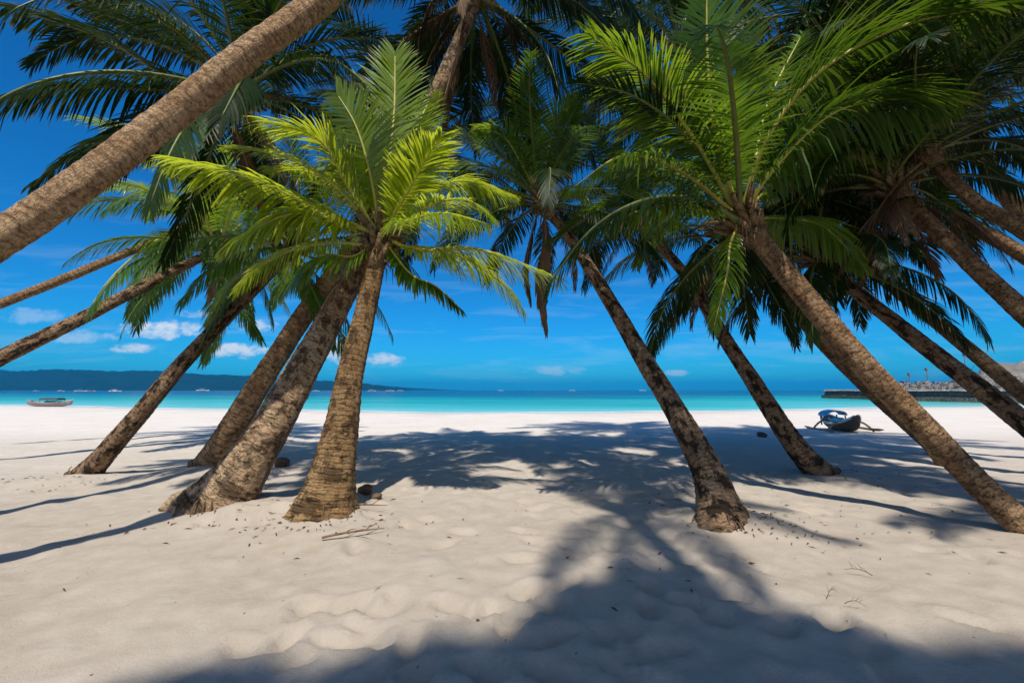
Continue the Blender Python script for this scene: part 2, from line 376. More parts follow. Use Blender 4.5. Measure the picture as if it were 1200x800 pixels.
# shared template fronds: unit length 1 -> scaled; arcs in the XZ plane
TEMPL = {}
def arc_pts(e0, bend, twist, L=4.0):
    p = np.zeros(3); out = [p.copy()]; n = 16
    for k in range(n):
        t = (k+.5)/n; e = R(e0-bend*t**1.35)
        p = p+np.array([math.cos(e), twist*t*.35, math.sin(e)])*L/n; out.append(p.copy())
    return out[::3]+[out[-1]] if (len(out)-1) % 3 else out[::3]
LEVELS = [(82, 55, .25), (60, 78, .35), (38, 85, .45), (15, 80, .6), (-12, 62, .8), (-40, 40, 1.0)]
def template(level, var, kind):
    key = (level, var, kind)
    if key not in TEMPL:
        e0, bend, dr = LEVELS[level]; rr = random.Random(level*7+var)
        g = frond_geo(arc_pts(e0, bend*rr.uniform(.85, 1.15), rr.uniform(-1, 1)), 100+level*10+var, n=90, Lmax=.82, droop=dr+(.5 if kind == 'dry' else 0), width=.038, ragged=.25 if kind == 'dry' else .06,
                      vee=.3 if level < 3 else .1)
        lm = {'shaded': M['leaf_shaded'], 'mid': M['leaf_mid'], 'bright': M['leaf_bright'], 'young': M['leaf_young'], 'dry': M['leaf_dry']}[kind]
        rm = {'shaded': M['rachis_g'], 'mid': M['rachis_g'], 'bright': M['rachis_y'], 'young': M['rachis_y'], 'dry': M['rachis_d']}[kind]
        V, Fc, UV, RV, RF = g
        TEMPL[key] = (mesh('frond', V, Fc, lm, False, UV), mesh('rachis', RV, RF, rm, True))
    return TEMPL[key]
def put_frond(root, pos, az, level, var, kind, length=4.0, roll=0):
    fm, rm = template(level, var, kind)
    nm = 'dry_frond' if kind == 'dry' else 'frond'
    o = link(nm, fm, root); r = link('rachis', rm, o)
    o.location = tuple(map(float, pos)); o.rotation_euler = (roll, 0, az); o.scale = (length/4,)*3
    if kind == 'dry': o['label'] = 'withered brown frond hanging from the crown'
    return o

# ------------------------------------------------------------------ palms
def trunk_geo(P, dia, flare, seed, ring_amp=.022, ring_step=.11, sides=32, bend_noise=.02, tw=1.0, buried=0.0):
    L = float(np.sum(np.linalg.norm(np.diff(np.array(P), axis=0), axis=1))); n = int(min(260, max(40, L/.035)))
    Q, s = crom(P, n); ck = np.concatenate([[0], np.cumsum(np.linalg.norm(np.diff(np.array(P, float), axis=0), axis=1))]); dd = np.interp(s/s[-1], ck/ck[-1], dia)*tw
    rnd = np.random.RandomState(seed); o1, o2 = rnd.rand(2)*50
    Q = Q+np.stack([vnoise(s*.9+o1, s*0), vnoise(s*.9+o2, s*0+3), s*0], 1)*bend_noise*2*np.minimum(1, s/1)[:, None]
    T = np.gradient(Q, axis=0); T /= np.linalg.norm(T, axis=1)[:, None]
    u = np.cross(np.array([0, 1., 0]), T[0]); u /= np.linalg.norm(u); V = []; UV = []
    a = np.arange(sides)/sides*2*math.pi
    for i in range(n):
        u = u-T[i]*np.dot(u, T[i]); u /= np.linalg.norm(u); w = np.cross(T[i], u)
        ph = (s[i]/ring_step+1.2*vnoise(np.cos(a)*1.1+o1+s[i]*1.5, np.sin(a)*1.1+o2)*2) % 1.0
        saw = np.where(ph < .85, ph/.85, (1-ph)/.15)
        fl = flare*math.exp(-max(0, s[i]-buried)/.32)
        lump = .045*vnoise(np.cos(a)*5+o2, np.sin(a)*5+s[i]*16)+.05*vnoise(np.cos(a)*1.2+o1, s[i]*2.3+a*0)+.12*vnoise(np.cos(a)*1.6+o2, np.sin(a)*1.6+s[i]*1.1)+.05*vnoise(np.cos(a)*4+o1, np.sin(a)*4+s[i]*5)
        root = 1+fl*(1+.9*vnoise(np.cos(a)*2.4+o1, np.sin(a)*2.4+9)*2*.5)
        r = dd[i]/2*root*(1+lump)*(1+ring_amp*(saw-.5)*2)
        for j in range(sides): V.append(Q[i]+r[j]*(math.cos(a[j])*u+math.sin(a[j])*w)); UV.append((j/sides, s[i]))
    Fc = [(i*sides+j, i*sides+(j+1) % sides, (i+1)*sides+(j+1) % sides, (i+1)*sides+j) for i in range(n-1) for j in range(sides)]
    V.append(Q[-1]); UV.append((0, s[-1])); k = len(V)-1
    Fc += [((n-1)*sides+j, (n-1)*sides+(j+1) % sides, k) for j in range(sides)]
    return V, Fc, UV, Q, T
def sheath_geo(top, tdir, r, seed):
    rnd = random.Random(seed); mb = MB()
    # stubs of cut and old leaf bases wrapped round the growing point
    u = np.cross(tdir, np.array([0, 1., 0])); u /= np.linalg.norm(u); w = np.cross(tdir, u)
    n = 22
    for k in range(n):
        a = k*2.4; hgt = -.42+.55*k/n; ln = rnd.uniform(.25, .5)
        out = math.cos(a)*u+math.sin(a)*w
        p0 = top+tdir*hgt+out*r*.72; d = tdir*.8+out*(.25+.5*k/n); d /= np.linalg.norm(d)
        p1 = p0+d*ln*.6+out*.02; p2 = p0+d*ln+out*.08
        mb.tube([p0, p1, p2], [.11*r/.2, .075*r/.2, .028], 7)
    # fibre body
    pts = [top+tdir*t for t in (-.5, -.3, -.1, .12, .32)]
    mb.tube(pts, [r*1.02, r*1.2, r*1.15, r*.8, r*.25], 18)
    # loose ragged fibres
    for k in range(34):
        a = rnd.uniform(0, 6.28); out = math.cos(a)*u+math.sin(a)*w
        p0 = top+tdir*rnd.uniform(-.35, .1)+out*r*1.05; l = rnd.uniform(.12, .4)
        mb.tube([p0, p0+out*l*.35+np.array([0, 0, -l*.3]), p0+out*l*.4+np.array([0, 0, -l])], [.008, .008, .003], 4)
    return mb
PALMS = 'coconut palms leaning over the beach'
def palm(label, P, dia, mat, flare=.35, seed=0, fronds=22, length=3.6, mix=('mid', 'shaded'), ndry=2, heroes=(), sheath=True, level_max=5, level_min=0, az_skip=None, ring=.022, ring_step=.11, tw=.85):
    base = np.array(P[0]); root = empty('coconut_palm', base); tag(root, label, 'palm tree', PALMS)
    low = P[0]-P[1]; low = P[0]+low/np.linalg.norm(low)*.35          # the bole goes on down into the sand
    V, Fc, UV, Q, T = trunk_geo([low-base]+[np.array(p)-base for p in P], [dia[0]]+list(dia), flare, seed, ring, ring_step, tw=tw, buried=.35)
    link('trunk', mesh('trunk', V, Fc, M[mat], True, UV), root)
    rb = MB(); rr = random.Random(seed+400); r0 = dia[0]/2*tw*(1+.5*flare)
    for k in range(34):
        a = rr.uniform(0, 6.283); o = np.array([math.cos(a), math.sin(a), 0.]); h0 = rr.uniform(.10, .26); e = rr.uniform(1.0, 1.14)
        rb.tube([o*r0*.80+[0, 0, h0], o*r0*.98+[0, 0, h0*.75+.03], o*r0*e+[0, 0, .09], o*r0*(e+.08)+[0, 0, -.02]], [.008, .008, .006, .003], 5)
    rb.build('roots', M['coconut'], root, True)
    top = Q[-1]; td = T[-1]; rnd = random.Random(seed*31+5); r = dia[-1]/2*tw
    if sheath:
        g = sheath_geo(top, td, r, seed)
        uv = [(math.atan2(v[1]-top[1], v[0]-top[0])/6.283, v[2]) for v in g.v]
        link('fibre_sheath', mesh('fibre_sheath', g.v, g.f, M['fibre'], True, uv), root)
    for h in heroes:
        pts, kw = h; kw = dict(kw); lm = kw.pop('leaf', 'leaf_young'); rm = kw.pop('rach', 'rachis_y'); nm = kw.pop('name', 'frond'); lb = kw.pop('label', None)
        pts = [np.array(p)-base for p in pts]
        frond_obj(root, frond_geo(pts, kw.pop('seed', seed*50+len(root.children)), **kw), M[lm], M[rm], nm, lb)
    for k in range(fronds):
        az = k*2.39996+rnd.uniform(-.25, .25); lv = max(level_min, min(level_max, int((k+.5)/fronds*(level_max+1))))
        if az_skip:
            d_ = (az-az_skip[0]+math.pi) % (2*math.pi)-math.pi
            if abs(d_) < az_skip[1]: continue
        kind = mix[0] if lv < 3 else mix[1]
        if rnd.random() < .25: kind = rnd.choice(mix)
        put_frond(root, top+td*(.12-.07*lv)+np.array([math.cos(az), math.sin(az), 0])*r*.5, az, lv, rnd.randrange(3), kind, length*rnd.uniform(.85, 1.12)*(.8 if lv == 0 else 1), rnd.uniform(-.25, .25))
    for k in range(ndry):
        az = rnd.uniform(0, 6.28)
        put_frond(root, top-td*.3+np.array([math.cos(az), math.sin(az), 0])*r, az, 5, rnd.randrange(3), 'dry', length*rnd.uniform(.45, .7), rnd.uniform(-.4, .4))
    return root
def gb(px, py, sink=.12):
    p = ground_at(px, py); p[2] = float(gz_full(np.array([p[0]]), np.array([p[1]]))[0])-sink; return p
def off(p1, p2): return p1+(p1-p2)*((p1[2]+.1)/(p2[2]-p1[2]))
def lean(*q, b=None):
    P = [at(*p) for p in q]; return [off(P[0], P[1])]+P
def chain(*q): return [at(*p) for p in q]

# --- tree with the bright young crown, left of centre
c7 = at(446, 283, 5.95)
def h7(*pp, **kw):
    return ([c7+np.array([0, 0, .08])]+[at(*p) for p in pp], kw)
palm('short fibrous palm with the bright yellow green sunlit crown left of centre', [gb(381, 610), at(392, 540, 5.25), at(408, 450, 5.5), at(428, 370, 5.75), c7], [.62, .51, .40, .33, .29], 'trunk_fib', .50, 7, 11, 2.5, ('young', 'young'), 1,
     heroes=[h7((408, 220, 5.7), (375, 165, 5.4), (312, 142, 5.0), droop=.5, Lmax=.82, n=105, width=.034),
             h7((385, 250, 5.4), (300, 212, 5.0), (205, 186, 4.7), droop=.75, Lmax=.74, n=105, width=.032),
             h7((455, 200, 6.0), (462, 130, 6.1), (463, 62, 6.2), droop=.25, Lmax=.82, n=105, width=.034),
             h7((478, 225, 5.7), (500, 185, 5.45), (517, 160, 5.2), droop=.4, Lmax=.66, n=95, width=.032),
             h7((485, 235, 6.2), (540, 212, 6.5), (600, 228, 6.8), droop=.7, Lmax=.72, n=100, width=.032),
             h7((490, 293, 5.7), (560, 292, 5.6), (655, 325, 5.6), droop=.8, Lmax=.66, n=100, width=.031),
             h7((405, 262, 5.6), (340, 250, 5.4), (262, 290, 5.2), droop=.9, Lmax=.6),
             h7((435, 210, 5.6), (418, 150, 5.5), (395, 110, 5.5), droop=.3, Lmax=.72, n=100, width=.033),
             h7((465, 220, 6.3), (485, 160, 6.6), (505, 112, 6.9), droop=.4, Lmax=.7, n=100, width=.033),
             h7((415, 245, 6.3), (372, 205, 6.6), (318, 195, 6.9), droop=.6, Lmax=.7, n=100, width=.033),
             h7((475, 260, 5.4), (520, 250, 5.1), (572, 262, 4.9), droop=.9, Lmax=.6, n=100, width=.031),
             h7((415, 300, 5.7), (375, 300, 5.6), (330, 340, 5.6), droop=1.0, Lmax=.5, n=90, leaf='leaf_bright'),
             h7((480, 320, 5.6), (510, 335, 5.5), (540, 362, 5.4), droop=.9, Lmax=.4, leaf='leaf_mid'),
             ], az_skip=(-math.pi/2, 1.1), ring=.03, ring_step=.055, level_max=3)
# --- pair behind it
palm('pale patched palm trunk, front of the leaning pair, crown at the top edge', [gb(252, 598), at(300, 530, 5.6), at(352, 440, 5.95), at(420, 310, 6.5), at(505, 125, 7.0), at(562, -12, 7.4)], [.78, .62, .50, .39, .31, .27], 'trunk_pale', .60, 6, 40, 3.5, ('shaded', 'shaded'), 6, az_skip=(-2.1, .75), heroes=[([at(562, -12, 7.4), at(525, -15, 7.2), at(500, 15, 7.0), at(487, 78, 6.9)], dict(leaf='leaf_dry', rach='rachis_d', name='dry_frond', Lmax=.75, n=130, width=.032, droop=1.5, ragged=.08, ang0=38, ang1=15)), ([at(562, -12, 7.4), at(590, 15, 7.3), at(606, 60, 7.2), at(612, 135, 7.2)], dict(leaf='leaf_dry', rach='rachis_d', name='dry_frond', Lmax=.75, n=130, width=.032, droop=1.5, ragged=.08, ang0=38, ang1=15)), ([at(562, -12, 7.4), at(545, 15, 7.2), at(535, 60, 7.1), at(520, 118, 7.0)], dict(leaf='leaf_dry', rach='rachis_d', name='dry_frond', Lmax=.4, droop=1.5, ragged=.2, ang0=30, ang1=15))], ring=.014, ring_step=.16)
palm('brown palm trunk, rear of the leaning pair, crown behind the bright one', [gb(243, 548), at(283, 485, 8.35), at(340, 395, 8.7), at(405, 300, 9.2), at(490, 175, 9.8)], [.62, .54, .48, .42, .32], 'trunk_tan', .35, 5, 24, 3.6, ('shaded', 'shaded'), 2, level_max=4)
palm('slim dark blotched palm standing alone left of the leaning pair', [gb(95, 556), at(160, 490, 7.6), at(240, 398, 8.2), at(346, 288, 9.2)], [.42, .34, .31, .27], 'trunk_dark', .35, 4, 22, 3.0, ('bright', 'mid'), 2)
# --- left edge
lo = at(0, 420, 9.0)
palm('dark mottled palm leaning in from the left edge, lower of two', lean((-40, 440, 8.8), (120, 360, 10.2), (255, 292, 11.8)), [.45, .38, .33, .27], 'trunk_dark', .3, 3, 22, 3.4, ('bright', 'mid'), 1)
palm('thin brown palm leaning in from the left edge, upper of two', lean((-40, 371, 10.6), (110, 313, 12), (248, 252, 13.6)), [.4, .29, .28, .25], 'trunk_tan', .3, 2, 24, 4.0, ('bright', 'mid'), 2)
palm('thick smooth tan trunk crossing the upper left corner, nearest of all', [np.array([-6.15, 2.4, -.1]), at(0, 281, 3.38), at(195, 140, 3.9), at(400, -22, 4.45), at(520, -130, 5.1), at(700, -262, 5.9)], [.50, .40, .42, .43, .38, .33], 'trunk_smooth', .3, 1, 24, 3.4, ('mid', 'shaded'), 0, tw=.66, ring=.03, ring_step=.14, level_max=4)
cL = at(284, 108, 6.8)
def hL(*pp, **kw): return ([cL]+[at(*p) for p in pp], dict(leaf='leaf_shaded', rach='rachis_g', **kw))
palm('palm with a dark full crown behind the thick crossing trunk', lean((60, 233, 5.2), (190, 141, 6.1))+[cL], [.32, .26, .26, .25], 'trunk_tan', .3, 12, 26, 3.2, ('shaded', 'shaded'), 4,
     heroes=[hL((200, 90, 6.4), (120, 45, 6.0), (0, 5, 5.6), Lmax=.75, droop=.6), hL((230, 60, 6.6), (160, 30, 6.4), (85, 5, 6.2), Lmax=.6, droop=.4),
             hL((180, 105, 6.3), (90, 102, 6.0), (-20, 118, 5.7), Lmax=.75, droop=.9), hL((200, 150, 6.4), (120, 165, 6.2), (40, 215, 6.0), Lmax=.7, droop=.8),
             hL((310, 30, 6.4), (300, -30, 6.2), (270, -90, 6.0), Lmax=.7, droop=.4), hL((350, 70, 6.6), (400, 70, 6.5), (430, 110, 6.4), Lmax=.6, droop=.9)])
# --- right half
c8 = at(634, 236, 7.7)
def h8(*pp, **kw): return ([c8]+[at(*p) for p in pp], kw)
palm('blotched palm right of centre with swollen base and hanging dry frond', [gb(846, 616), at(828, 550, 5.35), at(785, 470, 5.85), at(725, 370, 6.6), at(672, 285, 7.3), c8], [.50, .41, .34, .28, .23, .22], 'trunk_dark', .55, 8, 22, 2.5, ('mid', 'shaded'), 1, level_max=4,
     heroes=[h8((640, 275, 7.5), (633, 320, 7.45), (640, 385, 7.4), leaf='leaf_dry', rach='rachis_d', name='dry_frond', label='long brown dry frond hanging below the crown', Lmax=.5, n=120, droop=1.4, ragged=.12, ang0=34, ang1=15),
             h8((622, 280, 7.6), (618, 310, 7.5), (622, 350, 7.5), leaf='leaf_dry', rach='rachis_d', name='dry_frond', Lmax=.5, n=120, droop=1.4, ragged=.12, ang0=34, ang1=15),
             h8((600, 225, 7.4), (570, 225, 7.2), (540, 250, 7.0), leaf='leaf_bright', Lmax=.6, droop=.8), h8((610, 190, 7.5), (590, 160, 7.4), (560, 150, 7.3), leaf='leaf_bright', Lmax=.6, droop=.7),
             h8((640, 190, 7.5), (650, 150, 7.4), (672, 120, 7.3), leaf='leaf_bright', Lmax=.6, droop=.7), h8((665, 225, 7.4), (690, 235, 7.2), (710, 270, 7.0), leaf='leaf_bright', Lmax=.4, droop=.8)])
palm('mottled dark palm second to the right of the centre gap', [gb(965, 556), at(930, 520, 7.8), at(868, 425, 8.4), at(800, 320, 9.0), at(742, 255, 9.6)], [.52, .42, .34, .26, .24], 'trunk_dark', .35, 9, 22, 2.7, ('mid', 'shaded'), 2, level_max=3)
c10 = at(868, 258, 6.0)
def hA(*pp, **kw): return ([c10]+[at(*p) for p in pp], kw)
palm('stout tan palm leaning in on the right with big arching fronds', [gb(1222, 628), at(1110, 530, 5.1), at(1010, 425, 5.4), at(930, 330, 5.75), c10], [.38, .36, .36, .37, .34], 'trunk_tan', .12, 10, 16, 3.4, ('mid', 'shaded'), 0, tw=.74,
     heroes=[hA((898, 165, 5.7), (960, 85, 5.4), (1060, 30, 5.1), (1165, 8, 4.9), Lmax=1.25, n=130, droop=.9, leaf='leaf_mid', width=.034),
             hA((905, 200, 5.6), (985, 128, 5.3), (1110, 112, 5.0), Lmax=1.1, n=120, droop=.95, leaf='leaf_mid', width=.036),
             hA((838, 160, 5.5), (829, 70, 5.2), (828, -30, 5.0), Lmax=.95, n=105, droop=.25, leaf='leaf_bright', width=.034),
             hA((815, 165, 5.6), (758, 90, 5.2), (688, 40, 4.9), Lmax=.98, n=110, droop=.6, leaf='leaf_bright', width=.033),
             hA((805, 205, 5.6), (735, 182, 5.3), (668, 222, 5.0), Lmax=.75, n=105, droop=.9, leaf='leaf_bright', width=.032),
             hA((820, 245, 5.7), (765, 243, 5.5), (700, 268, 5.3), Lmax=.7, n=100, droop=.9, leaf='leaf_bright'),
             hA((856, 285, 5.75), (852, 320, 5.65), (836, 385, 5.7), Lmax=.42, n=60, droop=.7, leaf='leaf_bright', ang0=66, ang1=35, width=.02, vee=.05),
             hA((905, 215, 6.1), (960, 180, 6.2), (1030, 190, 6.3), Lmax=.7, droop=.8, leaf='leaf_bright'),
             hA((885, 190, 6.3), (900, 120, 6.5), (940, 40, 6.7), Lmax=.7, droop=.4, leaf='leaf_bright'),
             hA((915, 255, 6.2), (965, 265, 6.3), (1010, 310, 6.4), Lmax=.7, n=100, droop=.9, leaf='leaf_bright')], ring=.026, ring_step=.085, az_skip=(-.7, 1.35), level_max=4, level_min=1)
palm('palm half hidden close behind the stout right trunk', [gb(1108, 530), at(1012, 448, 9.6), at(920, 352, 9.4), at(850, 272, 9.2)], [.42, .38, .36, .30], 'trunk_tan', .2, 13, 16, 3.2, ('mid', 'shaded'), 2)
palm('slim dark palm beyond the stout one, left of a parallel pair', lean((1210, 503, 5.6), (1090, 411, 6.5), (1000, 338, 7.2), (955, 300, 7.6)), [.40, .36, .32, .28, .25], 'trunk_dark', .2, 14, 24, 2.7, ('shaded', 'shaded'), tw=.74, ndry=2, level_max=4)
palm('slimmest dark palm at right, upper of the parallel pair', lean((1210, 470, 6.8), (1090, 372, 7.8), (1010, 308, 8.5), (968, 270, 8.9)), [.36, .31, .27, .24, .22], 'trunk_tan', .2, 15, 24, 2.8, ('shaded', 'shaded'), tw=.74, ndry=2, level_max=4)
c13 = at(1038, 215, 6.4)
palm('palm at right edge shaggy with dry brown fronds', lean((1205, 372, 5.2), (1110, 283, 5.9), (1038, 215, 6.4)), [.36, .30, .29, .27], 'trunk_tan', .2, 16, 28, 2.4, ('shaded', 'shaded'), tw=.74, ndry=9, level_max=3)
palm('curved tan palm highest at the right edge', lean((1205, 274, 5.2), (1140, 234, 5.6), (1078, 172, 6.1)), [.30, .25, .23, .21], 'trunk_tan', .2, 17, 28, 2.6, ('shaded', 'shaded'), tw=.74, ndry=3, level_max=3)
palm('palm far behind with crown filling the gap above centre right', [gb(1118, 545), at(990, 398, 9.9), at(880, 262, 10.6), at(800, 60, 11.5)], [.4, .32, .30, .28], 'trunk_tan', .2, 18, 32, 5.0, ('shaded', 'shaded'), 3, level_max=4)
palm('palm far behind at right with crown in the top right corner', [np.array([13, 7.5, -.1]), at(1180, 230, 8.6), at(1140, 130, 8.9), at(1090, 40, 9.2)], [.5, .36, .34, .30], 'trunk_tan', .2, 19, 38, 4.8, ('shaded', 'shaded'), 3, level_max=4)

palm('palm standing beyond the right edge, only its hanging frond tips and shade in view', [np.array([8.2, .4, -.1]), np.array([7.7, 1.0, 3.6]), np.array([7.2, 1.7, 7.2])], [.42, .32, .28], 'trunk_tan', .25, 20, 34, 3.2, ('shaded', 'shaded'), 2)
SUN_Y = .55
palm('palm behind the highest right trunk with a dense dark crown', lean((1210, 306, 7.2), (1110, 244, 7.8), (1005, 118, 8.4)), [.4, .33, .30, .27], 'trunk_tan', .2, 21, 46, 3.4, ('shaded', 'shaded'), 4, level_max=4, tw=.74)
palm('palm leaning overhead from behind the viewer, seen only as dappled shade on the sand', [np.array([1.7, -4.6, -.1]), np.array([1.5, -2.6, 4.4]), np.array([1.45, .5, 9.2])], [.42, .32, .28], 'trunk_tan', .25, 22, 18, 2.4, ('shaded', 'shaded'), 1, level_max=4, az_skip=(math.pi, .8))
# --- broad leafy tree behind the camera: only its shade reaches the picture
def shade_tree(loc, top, lobes, label):
    root = empty('shade_tree', loc); tag(root, label, 'tree')
    P = [np.zeros(3), np.array(top)*[.4, .4, .5]+[.15, 0, 0], np.array(top)]
    V, Fc, UV, Q, T = trunk_geo(P, [.6, .45, .3], .3, 77, .01); link('trunk', mesh('trunk', V, Fc, M['trunk_tan'], True, UV), root)
    mb = MB(); rnd = np.random.RandomState(5); v = []; f = []; uv = []
    for (cx, cy, cz, rx, ry, rz, n) in lobes:
        for k in range(n):
            d = rnd.normal(size=3); d /= np.linalg.norm(d); d *= rnd.uniform(.35, 1)**.5
            p = np.array([cx, cy, cz])+d*[rx, ry, rz]; a = rnd.normal(size=3); a /= np.linalg.norm(a); b = np.cross(a, rnd.normal(size=3)); b /= np.linalg.norm(b)
            s = rnd.uniform(.14, .24); n0 = len(v); v += [p-a*s, p+b*s*.45, p+a*s, p-b*s*.45]; f.append((n0, n0+1, n0+2, n0+3)); r_ = rnd.rand(); uv += [(r_, 0), (r_, .5), (r_, 1), (r_, .5)]
    link('crown', mesh('crown', v, f, M['leaf_shaded'], False, uv), root)
SHADE = [(1.4, 1.6, 2.3, .9), (.2, 1.5, 1.7, 1.0), (.75, 2.75, .75, .85), (.45, 2.2, .9, .7), (-.35, 2.15, .8, .6), (-1.1, 1.5, .9, .55), (1.35, 2.05, .8, .6), (2.3, 1.95, 1.0, .65), (3.3, 1.75, 1.2, .6), (.9, .4, 3.4, 1.0), (3.2, 1.0, 2.0, .8), (4.6, 1.5, 1.2, .7), (-1.7, 1.2, .9, .6), (1.15, 3.3, .5, .5), (1.75, 2.6, .6, .5), (-1.45, 1.95, .9, .55), (-2.3, 1.6, .9, .5), (2.9, 2.2, .9, .5), (4.2, 1.9, 1.0, .5)]
SH = 15.0
rs5 = np.random.RandomState(9); LOB = []
for (gx, gy, rx, ry) in SHADE:                       # where each bough's shade lies on the sand -> where the bough hangs
    z = SH+rs5.uniform(-.8, .8)
    LOB.append((gx-1.4, gy-SUN_Y*z+8.6, z, rx*.93, ry*.93, .7, int(2100*rx*ry+(900 if rx > .55 else 260))))
shade_tree((1.4, -8.6, -.1), (-.3, 1.4, 13.6), LOB, 'broad leafy tree behind the viewer whose shade covers the nearest sand')

# ------------------------------------------------------------------ small things on the sand
def gp(px, py, dz=0):
    p = ground_at(px, py); p[2] = float(gz_full(np.array([p[0]]), np.array([p[1]]))[0])+dz; return p
def twig(px, py, L, rz, label, seed, group=None, m=None):
    rnd = random.Random(seed); p = gp(px, py, .015); mb = MB()
    main = [np.array([L*(t-.5), .05*L*math.sin(t*5+seed), .012+.03*math.sin(t*3.1)]) for t in np.linspace(0, 1, 7)]
    mb.tube(main, [q*L/.55 for q in (.011, .011, .010, .009, .008, .006, .003)], 6)
    for k in range(4):
        b = main[1+k]; a = rnd.choice((-1, 1))*rnd.uniform(.4, .9); l = L*rnd.uniform(.2, .42)
        e = b+np.array([l*math.cos(a), l*math.sin(a), rnd.uniform(0, .05)]); mb.tube([b, (b+e)/2+np.array([0, 0, .012]), e], [q*L/.55 for q in (.006, .005, .002)], 5)
    o = mb.build('twig', m or M['rachis_d'], None, True); o.location = tuple(map(float, p)); o.rotation_euler = (0, 0, rz); tag(o, label, 'twig', group)
twig(425, 607, .55, .3, 'forked dry twig on sunlit sand in front of the fibrous trunk', 1)
twig(415, 632, .6, .5, 'thin bare twig lying nearest the viewer below the fibrous trunk', 2)
twig(300, 590, .5, .6, 'dry stalk on the sand between the two left trunk bases', 3)
twig(1005, 668, .19, 2.4, 'small curled twig on open sand at the right', 4)
twig(975, 693, .13, .4, 'tiny dry sprig on bare sand near the right shadow', 5)
twig(1003, 708, .13, -.5, 'short pale stick on sand right of the broad shadow', 6)
def husk(px, py, r, label, seed):
    rnd = np.random.RandomState(seed); v = []; f = []; n, k = 16, 10
    for i in range(k+1):
        for j in range(n):
            th = math.pi*i/k; a = 2*math.pi*j/n; q = np.array([1.35*math.cos(th), math.sin(th)*math.cos(a), .85*math.sin(th)*math.sin(a)])
            q *= r*(1+.12*math.cos(3*a)*math.sin(th)+rnd.uniform(-.05, .05)*(0 < i < k)); v.append(q)
    f = [(i*n+j, i*n+(j+1) % n, (i+1)*n+(j+1) % n, (i+1)*n+j) for i in range(k) for j in range(n)]
    o = link('coconut_husk', mesh('coconut_husk', v, f, M['coconut'])); o.location = tuple(map(float, gp(px, py, r*.55))); o.rotation_euler = (.3, .2, seed*1.3); tag(o, label, 'coconut husk')
husk(330, 545, .13, 'dark husk in the shade behind the leaning pair', 1)
husk(428, 581, .09, 'brown husk against the right of the fibrous trunk base', 2)
husk(441, 586, .06, 'small husk fragment just right of another by the fibrous trunk', 3)
husk(893, 510, .12, 'husk lying in shade left of the blue boat', 4)
# leaf litter
mb = MB(); rnd = np.random.RandomState(21)
for (cx, cy, s, n) in [(-2.2, 5.0, .5, 60), (-3.6, 5.0, .5, 40), (2.9, 5.2, .6, 60), (5.5, 7.6, .8, 60), (0, 5, 4.5, 130), (4, 5.5, 2.0, 70), (-2.0, 4.9, .35, 60), (2.7, 4.9, .4, 60), (-7.3, 7.2, .6, 60)]:
    for k in range(n):
        x, y = cx+rnd.normal()*s, cy+rnd.normal()*s*.7
        if y < 1.5: continue
        z = float(gz_full(np.array([x]), np.array([y]))[0])+.008; a = rnd.uniform(0, 6.28); l = rnd.uniform(.012, .05); w = rnd.uniform(.003, .008)
        ca, sa = math.cos(a), math.sin(a); h = rnd.uniform(0, .02)
        mb.add([(x-l*ca, y-l*sa, z), (x-w*sa, y+w*ca, z+h), (x+l*ca, y+l*sa, z+h*.5), (x+w*sa, y-w*ca, z+.002)], [(0, 1, 2, 3)])
tag(mb.build('leaf_litter', M['leaf_dry']), 'scattered dry leaf bits and chips on the sand', 'leaf litter', kind='stuff')

# ------------------------------------------------------------------ boats
PAINT = {k: plain(k, c, r_, .4, .2, 4) for k, c, r_ in [('white_boat_paint', (.72, .72, .70), .5), ('blue_boat_paint', (.035, .24, .50), .5), ('pale_blue_canvas', (.04, .33, .58), .7), ('brown_hull_wood', (.15, .085, .05), .6),
         ('bamboo_pole', (.32, .24, .13), .6), ('dark_tarpaulin', (.05, .05, .055), .7), ('grey_hull_paint', (.26, .25, .245), .6), ('teal_boat_paint', (.05, .30, .38), .5), ('mast_metal', (.18, .16, .15), .5), ('cream_boat_paint', (.6, .52, .36), .5)]}
def hull_mb(L, B, H, sheer=.35, n=18):
    v = []; f = []; prof = [(-1, 1), (-.96, .72), (-.78, .32), (-.4, .05), (0, 0), (.4, .05), (.78, .32), (.96, .72), (1, 1)]; k = len(prof)
    inner = [(.9, .98), (.7, .4), (0, .25), (-.7, .4), (-.9, .98)]; P = prof+inner; K = len(P)
    for i in range(n+1):
        s = -1+2*i/n; w = B/2*max(.03, 1-abs(s)**2.6)**.8; top = H+sheer*abs(s)**2.4; keel = sheer*.75*abs(s)**3.2
        for (a, b) in P: v.append((s*L/2*(1+.06*b*abs(s)), a*w, keel+b*(top-keel)))
    for i in range(n):
        for j in range(K): f.append((i*K+j, (i+1)*K+j, (i+1)*K+(j+1) % K, i*K+(j+1) % K))
    f.append(tuple(range(K))); f.append(tuple(n*K+j for j in range(K))[::-1])
    m = MB(); m.add(v, f); return m
